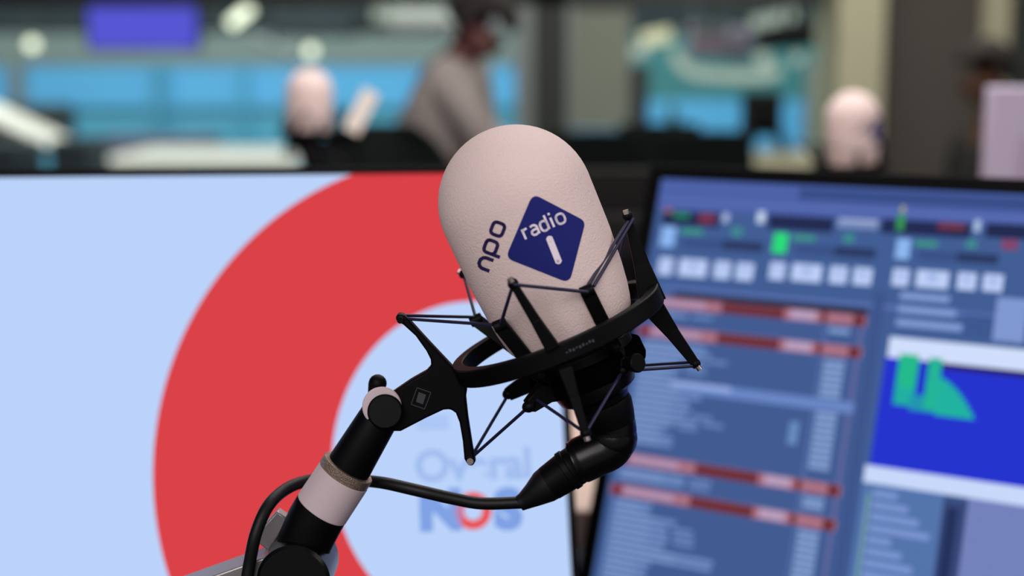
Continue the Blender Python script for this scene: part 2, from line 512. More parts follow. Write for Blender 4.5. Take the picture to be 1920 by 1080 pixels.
def add_uv(ua, va, ub, vb, col):
    ua = max(0.0005, ua); ub = min(u1 - .0005, ub); va = max(v0 + .0005, va); vb = min(-.0005, vb)
    if ub <= ua or vb <= va: return
    lev[0] += 1; y = -.0002 - lev[0] * 1.5e-6
    vs = [bm.verts.new((u - mR[0], y, v - mR[1])) for u, v in ((ua, va), (ub, va), (ub, vb), (ua, vb))]
    f = bm.faces.new(vs)
    for lp in f.loops: lp[lay] = lin(col) + (1,)


T_ = lambda r, g, b: (r, g, b)
top = 335
px_rect(1241, 336, 2040, 56, (78, 98, 168)); px_rect(1500, 352, 2040, 22, (58, 78, 136)); px_rect(1245, 372, 2040, 6, (92, 112, 180))
for x0, x1, y in ((1245, 1352, 394), (1443, 1565, 402), (1655, 1822, 410), (1850, 2040, 418)): px_rect(x0, y, x1, 27, (36, 44, 82))
for x, y, wd, h, c in ((1264, 398, 30, 10, (40, 130, 92)), (1312, 400, 30, 18, (120, 54, 78)), (1356, 400, 12, 16, (170, 184, 225)), (1422, 396, 14, 22, (200, 214, 240)), (1572, 408, 76, 18, (124, 144, 190)), (1575, 410, 70, 4, (170, 180, 214)), (1684, 402, 14, 30, (56, 150, 84)), (1760, 416, 50, 14, (110, 54, 70)), (1828, 412, 12, 22, (170, 190, 224)), (1246, 390, 16, 8, (150, 100, 110)), (1690, 386, 8, 12, (170, 170, 120))): px_rect(x, y, x + wd, h, c)
for x, y, g in ((1243, 424, 0), (1453, 436, 1), (1683, 447, 0)):
    px_rect(x, y, x + 26, 38, (42, 220, 120) if g else (140, 182, 240))
    px_rect(x + 34, y + 4, x + 76, 10, (62, 150, 130)); px_rect(x + 130, y + 2, x + 150, 16, (64, 140, 140))
    px_rect(x + 112, y + 26, x + 190, 18, (44, 58, 98)); px_rect(x + 40, y + 22, x + 110, 18, (58, 80, 134))
px_rect(1880, 448, 1910, 20, (130, 70, 110))
for x, y in ((1238, 482), (1446, 491), (1676, 503)):
    k = 1.0 + (x - 1238) / 2600
    for dx0, wd in ((0, 26), (38, 52), (104, 30), (145, 32)):
        px_rect(x + dx0 * k, y + dx0 * .07, x + (dx0 + wd) * k, 32, (188, 206, 246)); px_rect(x + (dx0 + wd * .35) * k, y + 8 + dx0 * .07, x + (dx0 + wd * .6) * k, 12, (150, 172, 226))
px_rect(1240, 536, 2040, 6, (96, 118, 184))

# schedule list on the left of the software window, laid out in panel metres
uL0 = .004; uL1 = SR.uv(1637, 570)[0]; W_ = uL1 - uL0
vT = SR.uv(1241, 545)[1]; vBt = v0
add_uv(uL0, vBt, uL1, vT, (66, 92, 146))
u_red = (lambda y: SR.uv(1400, y)[1])
rows_red = [572, 630, 884, 948]
vr = [u_red(y) for y in rows_red]
rh = .0115
# light text rows, in paragraphs
v = vT - .010; k = 0; random.seed(11)
while v > vBt:
    if min(abs(v - q) for q in vr) > rh:
        wide = (k // 9) % 3 == 1 and k % 9 in (4, 5)
        wd = (.50 if wide else .20 + .10 * ((k // 5) % 2)) * W_ * random.uniform(.85, 1.1)
        add_uv(uL0 + .006, v - .0050, uL0 + .006 + wd, v, (112, 140, 192))
        add_uv(uL0 + .012, v - .0048, uL0 + .012 + wd * .6, v - .0008, (124, 151, 202))
        if k % 9 in (0, 1, 2): add_uv(uL0 + .006 + wd + .006, v - .0046, uL0 + .006 + wd + .03, v, (104, 132, 186))
        add_uv(uL1 - .042, v - .0052, uL1 - .020, v, (130, 157, 206))
    v -= .0068; k += 1
add_uv(uL1 - .047, vBt, uL1 - .044, vT, (84, 110, 164))
add_uv(uL1 - .010, vBt, uL1 - .006, vT, (100, 104, 156))
q = SR.uv(1400, 730)[1]; add_uv(uL0 + .06, q - .012, uL1 - .004, q, (106, 134, 196)); add_uv(uL0 + .05, q - .006, uL0 + .12, q, (150, 172, 226))
for i, q in enumerate(vr):
    add_uv(uL0, q - rh, uL1 - .004, q + .0005, (168, 112, 128))
    if i == 0: add_uv(uL0 + .035, q + .001, uL1 - .004, q + .008, (38, 42, 62))
    add_uv(uL0 + .002, q - rh, uL0 + .013, q, (120, 36, 42))
    add_uv(uL0 + .016, q - rh * .8, uL0 + .075, q - .002, (176, 146, 176))
    add_uv(uL0 + .094, q - rh, uL0 + .165, q, (112, 48, 54)); add_uv(uL0 + .172, q - rh * .9, uL0 + .200, q, (184, 156, 186))
    add_uv(uL1 - .052, q - rh, uL1 - .046, q, (112, 48, 54)); add_uv(uL1 - .018, q - rh, uL1 - .006, q, (112, 48, 54))
q = SR.uv(1400, 800)[1]; add_uv(uL1 - .068, q - .012, uL1 - .058, q + .012, (104, 140, 190))
# right half of the software window
ua = SR.uv(1668, 640)[0]
add_uv(uL1, v0, uL1 + .012, SR.uv(1637, 545)[1], (62, 86, 140))
vb0 = SR.uv(1760, 640)[1]; vb1 = SR.uv(1760, 676)[1]
for i in range(3): add_uv(ua + .004, vb0 + .012 + i * .014, ua + .07 - i * .008, vb0 + .019 + i * .014, (132, 158, 214))
add_uv(ua + .10, vb0 + .006, ua + .13, vb0 + .05, (128, 152, 208)); add_uv(ua + .16, vb0 + .006, ua + .2, vb0 + .05, (120, 146, 206))
add_uv(ua + .07, vb0 + .008, ua + .1, vb0 + .03, (62, 88, 144))
add_uv(ua, vb1 - .002, u1, vb0, (208, 222, 252))
vc1 = SR.uv(1760, 891)[1]; add_uv(ua - .002, vc1, u1, vb1 - .002, (38, 52, 206)); add_uv(ua + .04, vb1 - .008, u1, vb1 - .002, (42, 34, 96))
vd1 = SR.uv(1760, 925)[1]; add_uv(ua - .006, vd1, u1, vc1, (200, 216, 250))
# green level graph
g0 = SR.uv(1684, 690)[0]; gt = vb1 - .001
add_uv(g0, gt - .048, g0 + .020, gt + .004, (34, 176, 160)); add_uv(g0, gt - .030, g0 + .020, gt + .004, (36, 186, 140)); add_uv(g0 + .016, gt - .052, g0 + .042, gt - .036, (34, 150, 176)); add_uv(g0 + .030, gt - .05, g0 + .043, gt + .003, (36, 180, 150))
for i in range(12): add_uv(g0 + .042 + i * .0034, gt - .054, g0 + .0455 + i * .0034, gt - .016 - .0002 * i * i - .0012 * i, (34, 178, 160))
# lower right panel
add_uv(ua - .006, v0, ua + .075, vd1, (84, 116, 172))
v = vd1 - .006; k = 0
while v > v0:
    add_uv(ua + .006, v - .007, ua + .03 + .012 * (k % 4), v, (124, 150, 208)); v -= .0115; k += 1
add_uv(ua + .000, v0, ua + .004, vd1 - .01, (112, 152, 160))
add_uv(ua + .078, v0, ua + .093, vd1 - .008, (38, 52, 96)); add_uv(ua + .075, v0, ua + .098, vd1 - .004, (56, 72, 120)); add_uv(ua + .098, v0, u1, vd1, (116, 130, 188))
add_uv(ua + .079, v0, ua + .09, vd1 - .012, (36, 50, 92))
me = bpy.data.meshes.new('screen_picture'); bm.to_mesh(me); bm.free(); me.materials.append(emit_attr('screen_software_colours'))
o = bpy.data.objects.new('screen_picture', me); S.collection.objects.link(o); o.parent = scrR
o.location = (0, 0, 0)

# ================================================================== microphone
Y0 = .89
mic_loc = P(1068.5, 611.7, Y0); mic_tilt = -R(23.5)
mic = thing('microphone', 'large near microphone with pinkish white foam windscreen, in sharp focus', 'microphone', mic_loc, (0, mic_tilt, 0), 'studio microphones with foam windscreens')
prof = [(0, -.0055), (.028, -.0055), (.036, -.0045), (.0415, -.001), (.0432, .005), (.0448, .013), (.0464, .026), (.0482, .05), (.0490, .0857)]
for k in range(1, 17):
    a = k / 16 * math.pi / 2; prof.append((.0490 * math.cos(a) if k < 16 else 0, .0857 + .0490 * math.sin(a)))
bm = B(); lathe(bm, prof, 128)
bm.normal_update()
bvh = BVHTree.FromBMesh(bm)
foam = finish('windscreen', bm, M['foam'], mic)
minv = tm(mic).inverted(); cam_l = minv @ CAM


def decal(name, polys, m, off):
    """printed shapes (outlines in the view of the near side) laid onto the foam surface"""
    bm = B()
    for pl in polys:
        try: bm.faces.new([bm.verts.new((x, y, 0)) for x, y in pl])
        except ValueError: pass
    xs = [v.co.x for v in bm.verts]; ys = [v.co.y for v in bm.verts]
    x = min(xs) + 5
    while x < max(xs):
        bmesh.ops.bisect_plane(bm, geom=bm.verts[:] + bm.edges[:] + bm.faces[:], plane_co=(x, 0, 0), plane_no=(1, 0, 0)); x += 5
    y = min(ys) + 5
    while y < max(ys):
        bmesh.ops.bisect_plane(bm, geom=bm.verts[:] + bm.edges[:] + bm.faces[:], plane_co=(0, y, 0), plane_no=(0, 1, 0)); y += 5
    bmesh.ops.triangulate(bm, faces=[f for f in bm.faces if len(f.verts) > 4])
    for v in bm.verts:
        d = (minv.to_3x3() @ ray(v.co.x, v.co.y)).normalized()
        h = bvh.ray_cast(cam_l, d)
        v.co = h[0] + (h[1] if h[1].dot(d) < 0 else -h[1]) * off
    me = bpy.data.meshes.new(name); bm.to_mesh(me); bm.free(); me.materials.append(m)
    me.polygons.foreach_set('use_smooth', [True] * len(me.polygons))
    o = bpy.data.objects.new(name, me); S.collection.objects.link(o); o.parent = foam
    return o


def rounded(poly, rad, seg=6):
    out = []; n = len(poly)
    for i in range(n):
        p = Vector(poly[i]); a = (Vector(poly[i - 1]) - p); b = (Vector(poly[(i + 1) % n]) - p)
        ang = a.angle(b); t = rad / math.tan(ang / 2); s = p + a.normalized() * t; e_ = p + b.normalized() * t
        for k in range(seg + 1):
            q = k / seg; out.append(tuple((s * (1 - q) ** 2 + p * 2 * q * (1 - q) + e_ * q * q)))
    return out


def strokes(lines, w, org, u, v):
    pol = []; org = Vector(org); u = Vector(u); v = Vector(v)
    for ln in lines:
        pts = [org + u * a + v * b for a, b in ln]
        for a, b in zip(pts, pts[1:]):
            d = (b - a)
            if d.length < 1e-6: continue
            nn = Vector((-d.y, d.x)).normalized() * w / 2
            pol.append([tuple(a + nn), tuple(b + nn), tuple(b - nn), tuple(a - nn)])
        for p in pts[1:-1]: pol.append([(p.x + w / 2 * math.cos(t * math.pi / 5), p.y + w / 2 * math.sin(t * math.pi / 5)) for t in range(10)])
    return pol


def oval(cx, cy, rx, ry, e=2.6, n=24):
    return [(cx + rx * math.copysign(abs(math.cos(t)) ** (2 / e), math.cos(t)), cy + ry * math.copysign(abs(math.sin(t)) ** (2 / e), math.sin(t))) for t in [2 * math.pi * k / n for k in range(n + 2)]]


decal('badge', [rounded([(999, 363), (1097.5, 415), (1067.5, 531), (948, 483.5)], 15)], M['badge'], .00025)
u_ = (.917, -.40); v_ = (-.40, -.917)
L_radio = [[(1.5, 0), (1.5, 20)], [(1.5, 14), (4, 17.5), (10.5, 18.5)],
           [(17, 17.5), (21, 19), (25.5, 18.5), (29, 15), (29, 0)], [(29, 10.5), (21, 10.5), (17, 8.5), (16, 5), (18, 1.5), (22, .5), (26, 1.5), (29, 4)],
           [(49, 0), (49, 28)], oval(42.2, 9.5, 7, 9.2), [(58.5, 0), (58.5, 19)], [(58.5, 24.3), (58.5, 28.5)], oval(75.3, 9.5, 8, 9.4)]
decal('lettering', strokes(L_radio, 4.3, (985, 449), u_, v_), M['white_ink'], .0005)
decal('numeral', strokes([[(0, -3), (0, 0), (0, 44), (0, 47)]], 12.5, (1046.5, 489), (.9, -.42), (-.37, -.93)), M['white_ink'], .0005)
u_ = (.356, -.934); v_ = (-.934, -.356)
rr = lambda a, b, c, d: [(a, (c + d) / 2)] + [(x, y) for x, y in rounded([(a, d), (b, d), (b, c), (a, c)], 8, 5)] + [(a, (c + d) / 2), (a, d - 9)]
L_npo = [[(0, 0), (0, 15), (2, 20), (7, 23.5), (14, 23.5), (19, 20), (21, 15), (21, 0)], rr(31, 55, 2.5, 25), [(31, 14), (31, -9)], rr(67, 91, 2.5, 25)]
decal('lettering', strokes(L_npo, 6.6, (918, 508), u_, v_), M['ink'], .00025)

# body below the foam, in the microphone's own frame (z along its axis)
bm = B(); lathe(bm, [(0, -.005), (.0265, -.005), (.0275, -.008), (.0275, -.040), (.0255, -.046), (.019, -.050), (.0165, -.056), (.0150, -.060), (0, -.060)], 64)
finish('body', bm, M['black_gloss'], mic)
bm = B()
for z in (-.012, -.036): lathe(bm, [(.0275, z - .0012), (.0284, z - .0008), (.0284, z + .0008), (.0275, z + .0012)], 64)
finish('trim_ring', bm, M['black'], mic)
bm = B(); lathe(bm, [(0, -.0545), (.0178, -.0545), (.0182, -.058), (.0165, -.066), (.0150, -.071), (0, -.071)], 48); finish('output_socket', bm, M['black'], mic)

# ================================================================== shock mount
sm_loc = P(1045, 622, Y0); th = -R(22.5)
mount = thing('shock_mount', 'black ring shock mount with elastic cords cradling the near microphone', 'shock mount', sm_loc, (0, th, 0), 'shock mounts under studio microphones')
sinv = tm(mount).inverted()


def Lc(px, py, y=0.0): return sinv @ P(px, py, Y0 + y)


Rg = .0705
bm = B(); lathe(bm, [(Rg - .0075, -.0060), (Rg, -.0060), (Rg, .0056), (Rg - .0075, .0056)], 96, closed=True)
finish('ring', bm, M['black'], mount, bevel=.0008)
# yoke plate with the two left arms in one casting
pl = [(722, 744), (770, 711), (800, 694), (809, 684), (808, 672), (800, 656), (780, 628), (757, 607), (744, 600), (742, 592), (750, 586), (760, 590), (771, 602), (800, 634), (832, 668), (853, 690), (872, 702),
      (876, 730), (874, 742), (878, 780), (887, 838), (892, 862), (887, 871), (878, 870), (871, 858), (868, 825), (862, 790), (855, 772), (845, 765), (832, 766), (800, 781), (752, 806), (735, 806), (722, 790)]
bm = B(); prism(bm, [Lc(*p) for p in pl], (0, .009, 0)); finish('yoke', bm, M['black'], mount, bevel=.0014)
bm = B()
dm = [(782, 727), (808, 736), (796, 767), (771, 758)]
for a, b in zip(dm, dm[1:] + dm[:1]): tube(bm, [Lc(*a, -.0047), Lc(*b, -.0047)], .00035, 6)
prism(bm, [Lc(*p, -.0046) for p in ((785, 735), (799, 740), (793, 758), (780, 753))], (0, .0006, 0))
finish('emblem', bm, M['bezel_led'], mount)
TIP = {}


def arm(key, base, tip, w0=.012, w1=.0045, side=(1, 0, 0)):
    b = Lc(*base); t = Lc(*tip); TIP[key] = t
    bm = B(); bar(bm, b, b.lerp(t, .45), w0, (w0 + w1) * .46, .008, .006, side); bar(bm, b.lerp(t, .43), t, (w0 + w1) * .46, w1, .006, .0045, side)
    ball(bm, t, .0034, seg=14)
    a = finish('arm', bm, M['black'], mount, bevel=.0007)
    d = (t - b).normalized(); s = Vector((0, -1, 0))
    bm = B(); cyl(bm, t + d * .0015 + s * .002, t + d * .0042 + s * .002, .0019, 12); c = finish('tip_screw', bm, M['steel'], a)


arm('RU', (1224, 566, 0), (1176, 405, 0), .017)
arm('RD', (1224, 575, 0), (1304, 682, 0), .014, .0058)
arm('FU', (1036, 652, -.070), (962, 532, -.076), .0085, .0045)
arm('FD', (1060, 690, -.070), (1098, 812, -.076), .0085, .0045)
f_up = TIP['FU']; f_dn = TIP['FD']
TIP['BU'] = Lc(869, 514, .080); TIP['BD'] = Vector((f_dn.x, .076, f_dn.z))
for key, base in (('BU', Vector((-.004, .068, 0))), ('BD', Vector((-.004, .068, 0)))):
    bm = B(); bar(bm, base, TIP[key], .0085, .0045, .007, .0045, (1, 0, 0)); ball(bm, TIP[key], .0034, seg=14)
    a = finish('arm', bm, M['black'], mount, bevel=.0007)
    bm = B(); d = (TIP[key] - base).normalized(); cyl(bm, TIP[key] + d * .001, TIP[key] + d * .0042, .0019, 12); finish('tip_screw', bm, M['steel'], a)
TIP['LU'] = Lc(752, 597, 0); TIP['LD'] = Lc(882, 860, 0)
for k_ in ('LU', 'LD'):
    bm = B(); cyl(bm, TIP[k_] + Vector((0, -.007, 0)), TIP[k_] + Vector((0, .007, 0)), .0022, 12); finish('tip_screw', bm, M['steel'] if k_ == 'LD' else M['black'], mount)

# inner cradle: clamp round the body and four forked posts
cz = sinv @ (tm(mic) @ Vector((0, 0, -.026)))
bm = B(); lathe(bm, [(.0278, -.011), (.0325, -.011), (.0335, -.009), (.0335, .009), (.0325, .011), (.0278, .011)], 64, c=cz, closed=True)
finish('clamp', bm, M['black'], mount, bevel=.0006)
bm = B(); lathe(bm, [(.0325, -.0095), (.0370, -.0085), (.0385, -.005), (.0380, .0045), (.0325, .0065)], 64, c=cz + Vector((0, 0, -.0015)), closed=True)
finish('cradle_plate', bm, M['black_soft'], mount, bevel=.0006)
bm = B(); cyl(bm, cz + Vector((.024, -.030, -.004)), cz + Vector((.029, -.036, -.004)), .0045, 20); cyl(bm, cz + Vector((.029, -.036, -.004)), cz + Vector((.031, -.0385, -.004)), .0060, 20)
finish('clamp_screw', bm, M['black'], mount, bevel=.0008)
INN = dict(FL=((938, 610, -.040), (992, 762, -.034)), FR=((1101, 546, -.046), (1168, 694, -.030)), BL=((893, 600, .038), (954, 738, .036)), BR=((1150, 520, .044), (1190, 660, .040)))
for key, (a, b) in INN.items():
    A = Lc(*a); Bq = Lc(*b); TIP[key + 'u'] = A; TIP[key + 'd'] = Bq
    sx = -1 if key[1] == 'L' else 1; sy = -1 if key[0] == 'F' else 1
    root = cz + Vector((sx * .0225, sy * .0225, 0)); 
    knee = Vector((A.x * .35 + root.x * .65, A.y * .55 + root.y * .45, root.z + .010))
    bm = B(); bar(bm, A, knee, .0088, .0088, .0050, .0055, (1, 0, 0)); bar(bm, knee, root, .0080, .0095, .0055, .0060, (0, 0, 1))
    bar(bm, root, Bq, .0170, .0090, .0100, .0065, (0, 0, 1)); cyl(bm, A - Vector((.0042, 0, 0)), A + Vector((.0042, 0, 0)), .0038, 14); ball(bm, Bq, .0042, (1.1, 1, .9), seg=14); ball(bm, knee, .0042, seg=12)
    finish('post', bm, M['black'], mount, bevel=.0006)


def cord(a, b, off=(0, 0, 0), off2=None):
    o = Vector(off); o2 = Vector(off2) if off2 is not None else o
    bm = B(); tube(bm, [TIP[a] + o, TIP[b] + o2], .00108, 10); finish('cord', bm, M['cord'], mount)


for a, b, o, o2 in (('FU', 'FLu', (0, -.002, 0), None), ('FU', 'FRu', (0, -.003, 0), None), ('LU', 'FLu', (.002, 0, -.001), None), ('LU', 'BLu', (.002, .001, .001), None),
                    ('RU', 'FRu', (-.001, -.003, -.003), (.0, -.001, .002)), ('RU', 'FRu', (.0028, -.001, -.003), (.0048, .002, .001)), ('RU', 'BRu', (0, 0, -.002), None),
                    ('BU', 'BLu', (0, 0, 0), None), ('BU', 'BRu', (0, 0, 0), None), ('LD', 'FLd', (0, 0, 0), None), ('LD', 'BLd', (0, 0, 0), None),
                    ('FD', 'FLd', (0, 0, 0), (.006, 0, .002)), ('FD', 'FRd', (0, 0, 0), None), ('RD', 'FRd', (0, 0, -.0015), (0, 0, -.0005)), ('RD', 'BRd', (0, .001, .001), (0, 0, -.010)),
                    ('BD', 'BLd', (0, 0, 0), None), ('BD', 'BRd', (0, 0, 0), None)):
    cord(a, b, o, o2)
bm = B()                                                    # faint moulded marks on the front of the ring
for i in range(9):
    aa = -math.pi / 2 + .05 + i * .03; r_ = Rg + .0002; c_ = Vector((r_ * math.cos(aa), r_ * math.sin(aa), -.0005 + .0004 * (i % 2)))
    box(bm, c_, (.0013, .0004, .0016 if i % 3 else .0008), Euler((0, 0, aa + math.pi / 2)).to_matrix())
finish('moulded_marks', bm, M['bezel_led'], mount)

# ================================================================== boom arm
boom = thing('microphone_boom_arm', 'black boom arm with pale sleeve holding the near shock mount', 'boom arm', P(200, 1230, Y0) * 1.0, (0, 0, 0))
boom.location.z = .70
bP = lambda x, y, d=0: P(x, y, Y0 + d)
bm = B(); tube(bm, [bP(648, 886), bP(657, 871), bP(712, 780), bP(716, 773)], [.0142, .0146, .0128, .0120], 40); wpart('upper_tube', bm, M['black'], boom)
bm = B(); cyl(bm, bP(722, 772, -.013), bP(722, 772, .013), .0112, 40); wpart('swivel', bm, M['black'], boom, bevel=.0012)
bm = B(); cyl(bm, bP(716, 762, -.009), bP(716, 762, .009), .0125, 40); wpart('swivel_washer', bm, M['sleeve'], boom, bevel=.001)
bm = B(); tube(bm, [bP(700, 760, .01), bP(707, 722, .012), bP(709, 714, .012)], [.0040, .0058, .0056], 20); ball(bm, bP(708, 719, .012), .0060, seg=18); tube(bm, [bP(700, 760, .012), bP(664, 794, .012)], [.003, .0018], 10); wpart('wing_nut', bm, M['black'], boom)
ax = (bP(657, 871) - bP(604, 953)).normalized()
bm = B(); c0 = bP(649, 884)
tube(bm, [c0 - ax * .0036, c0 - ax * .0030, c0 + ax * .0030, c0 + ax * .0036], [.0172, .0178, .0178, .0172], 72); kn = wpart('knurled_collar', bm, M['knurl'], boom)
bm = B(); tube(bm, [bP(646, 890), bP(603, 955)], [.0178, .0182], 64); wpart('sleeve', bm, M['sleeve'], boom, bevel=.0008)
bm = B(); tube(bm, [bP(604, 953), bP(590, 977), bP(572, 1015), bP(560, 1060)], [.0180, .0182, .0178, .0172], 64); wpart('lower_tube', bm, M['black'], boom)
jc = bP(560, 1066)
bm = B(); tube(bm, [jc + Vector((0, -.024, 0)), jc + Vector((0, -.022, 0)), jc + Vector((0, .022, 0)), jc + Vector((0, .024, 0))], [.0215, .0235, .0235, .0215], 64); wpart('elbow_joint', bm, M['black_gloss'], boom)
e0 = bP(545, 1040); e1 = P(120, 1193, Y0)
dn = (e1 - e0).normalized(); up = Vector((-dn.z, 0, dn.x)) if dn.x > 0 else Vector((dn.z, 0, -dn.x))
bm = B(); bar(bm, e0 + up * -.014, e1 + up * -.014, .020, .020, .022, .022, up); wpart('beam', bm, M['black'], boom, bevel=.002)
bm = B(); bar(bm, e0 + up * .0015, e1 + up * .0015, .0125, .0125, .026, .026, up); wpart('beam_cover', bm, M['alu'], boom, bevel=.0012)
bm = B(); bar(bm, bP(492, 1016, .012), bP(532, 962, .012), .014, .009, .014, .010, up); wpart('cable_guide', bm, M['alu'], boom, bevel=.001)
bm = B(); cyl(bm, e1 + Vector((.0, 0, -.012)), Vector((e1.x, e1.y, .715)), .014, 32); wpart('upright_post', bm, M['black'], boom)
bm = B(); box(bm, (e1.x, e1.y, .7075), (.09, .09, .015)); wpart('desk_clamp', bm, M['black'], boom, bevel=.002)

# ================================================================== cable with connector
cb = thing('microphone_cable', 'black microphone cable with chunky connector, looping to the boom arm', 'cable', tuple(P(985, 942, Y0)))
neck_end = tm(mic) @ Vector((0, 0, -.066))
pts = [bP(984, 942), bP(905, 944), bP(850, 935), bP(780, 919), bP(722, 906, .008), bP(680, 901, .022), bP(630, 896, .027), bP(575, 902, .022), bP(535, 918, .008), bP(502, 950, -.010), bP(480, 1000, -.019), bP(468, 1055, -.020), bP(458, 1110, -.020), bP(430, 1200, -.008), bP(395, 1290, .02)]
bm = B(); tube(bm, spline(pts, 10), .0040, 18); wpart('cord', bm, M['rubber'], cb)
cp = spline([neck_end, bP(1150, 808), bP(1143, 836), bP(1112, 852), bP(1078, 868)], 8)
bm = B(); tube(bm, cp, [.0152] * 6 + [.0150] * (len(cp) - 8) + [.0142] * 2, 40); ball(bm, bP(1150, 822), .0156, seg=28); wpart('elbow_shell', bm, M['black_gloss'], cb)
bm = B()
c1 = bP(1100, 858); c2 = bP(1030, 906); d_ = (c2 - c1).normalized()
tube(bm, [c1, c1 + d_ * .007, c1 + d_ * .008, c1 + d_ * .012, c1 + d_ * .0125, c1 + d_ * .016, c1 + d_ * .0165, c2, c2 + d_ * .0005], [.0135, .0137, .0130, .0130, .0137, .0137, .0128, .0118, .0112], 40); wpart('connector_body', bm, M['black'], cb)
bm = B(); c3 = bP(982, 940); tube(bm, [bP(1034, 903), bP(1020, 913), bP(1000, 928), c3], [.0118, .0112, .0082, .0058], 32)
tube(bm, [bP(992, 934), bP(974, 944)], [.0066, .0052], 24); wpart('boot', bm, M['rubber'], cb)
bm = B(); cyl(bm, bP(1172, 797), bP(1189, 796), .0012, 10); wpart('latch', bm, M['steel'], cb)

# ================================================================== people and furniture behind
def skin(name, joints, edges, m, parent, sub=2):
    me = bpy.data.meshes.new('tmp'); me.from_pydata([j[0] for j in joints], edges, [])
    o = bpy.data.objects.new('tmp', me); S.collection.objects.link(o)
    sk = o.modifiers.new('s', 'SKIN'); sk.use_smooth_shade = True
    for i, j in enumerate(joints):
        r = j[1]; me.skin_vertices[0].data[i].radius = r if isinstance(r, tuple) else (r, r)
        me.skin_vertices[0].data[i].use_root = (i == 0)
    sb = o.modifiers.new('u', 'SUBSURF'); sb.levels = sub; sb.render_levels = sub
    bpy.context.view_layer.update()
    nm = bpy.data.meshes.new_from_object(o.evaluated_get(bpy.context.evaluated_depsgraph_get())); bpy.data.objects.remove(o)
    nm.name = name; nm.transform(tm(parent).inverted()); nm.materials.clear(); nm.materials.append(m)
    nm.polygons.foreach_set('use_smooth', [True] * len(nm.polygons))
    q = bpy.data.objects.new(name, nm); S.collection.objects.link(q); q.parent = parent
    return q


def person(label, hip, chest, neck, head, face, elbows, hands, feet, knees, cloth, skinm, leg_m):
    """face = unit vector the face looks along; left/right given as lists of two points"""
    base = Vector((hip.x, hip.y, 0)); t = thing('person', label, 'person', base)
    f = face.normalized(); lat = Vector((0, 0, 1)).cross(f).normalized(); upv = f.cross(lat).normalized()
    sh = [neck + lat * s * .17 - Vector((0, 0, .05)) for s in (1, -1)]
    hp = [hip + lat * s * .09 for s in (1, -1)]
    J = [(hip, .13), (hip.lerp(chest, .5), (.12, .14)), (chest, (.12, .15)), (neck - Vector((0, 0, .01)), .065), (neck.lerp(head, .45), .052),
         (head - upv * .03, (.070, .078)), (head + upv * .045, (.078, .088)), (head - upv * .07 + f * .045, .038), (head - upv * .015 + f * .088, .016)]
    E_ = [(0, 1), (1, 2), (2, 3), (3, 4), (4, 5), (5, 6), (5, 7), (5, 8)]
    for s in (0, 1):
        b = len(J); hd = (hands[s] - elbows[s]).normalized()
        J += [(sh[s], .06), (elbows[s], .042), (hands[s] - hd * .05, .027), (hands[s] + hd * .02, (.036, .018))]; E_ += [(2, b), (b, b + 1), (b + 1, b + 2), (b + 2, b + 3)]
        sd = hd.cross(Vector((0, 0, 1))); sd = sd.normalized() if sd.length > .1 else lat
        for k, (o_, ln) in enumerate(((-.027, .07), (-.009, .082), (.009, .078), (.027, .06))):
            c = len(J); p0 = hands[s] + hd * .045 + sd * o_; J += [(p0, .009), (p0 + hd * ln * .5, .0085), (p0 + hd * ln + Vector((0, 0, -.015)), .007)]; E_ += [(b + 3, c), (c, c + 1), (c + 1, c + 2)]
        c = len(J); J += [(hands[s] - sd * .04 + hd * .01, .010), (hands[s] - sd * .055 + hd * .04, .008)]; E_ += [(b + 3, c), (c, c + 1)]
        b = len(J); J += [(hp[s], .085), (knees[s], .058), (feet[s] + Vector((0, 0, .08)), .036), (feet[s] + f * .02 + Vector((0, 0, .035)), .036), (feet[s] + Vector((f.x, f.y, 0)).normalized() * .16 + Vector((0, 0, .03)), (.036, .026))]
        E_ += [(0, b), (b, b + 1), (b + 1, b + 2), (b + 2, b + 3), (b + 3, b + 4)]
    skin('body', J, E_, skinm, t)
    J = [(hip, .14), (hip.lerp(chest, .5), (.135, .155)), (chest, (.135, .165)), (neck - Vector((0, 0, .045)), .085)]; E_ = [(0, 1), (1, 2), (2, 3)]
    for s in (0, 1):
        b = len(J); J += [(sh[s], .073), (elbows[s], .055), (elbows[s].lerp(hands[s], .7), .042)]; E_ += [(2, b), (b, b + 1), (b + 1, b + 2)]
    skin('shirt', J, E_, cloth, t)
    J = [(hip + Vector((0, 0, .02)), .145)]; E_ = []
    for s in (0, 1):
        b = len(J); J += [(hp[s] - Vector((0, 0, .04)), .10), (knees[s], .072), (feet[s] + Vector((0, 0, .10)), .055)]; E_ += [(0, b), (b, b + 1), (b + 1, b + 2)]
    skin('trousers', J, E_, leg_m, t)
    bm = B(); ball(bm, (0, 0, 0), 1.0, seg=28)
    for v in [v for v in bm.verts if v.co.y < -.12 and v.co.z < .35 or v.co.z < -.55]: bm.verts.remove(v)
    Mh = Matrix.Translation(head + upv * .035 - f * .008) @ Matrix((lat, -f, upv)).transposed().to_4x4() @ Matrix.Diagonal((.088, .103, .105, 1))
    bmesh.ops.transform(bm, matrix=Mh, verts=bm.verts)
    h = wpart('hair', bm, M['hair'], t); so = h.modifiers.new('thick', 'SOLIDIFY'); so.thickness = .012; so.offset = 1
    for s in (-1, 1):
        bm = B(); ball(bm, head + f * .074 + upv * .02 + lat * s * .031, .012, seg=12); wpart('eye', bm, M['eye'], t)
        bm = B(); ball(bm, head + lat * s * .082 - upv * .005, .028, (.4, 1, 1.1), 14); wpart('ear', bm, skinm, t)
    return t


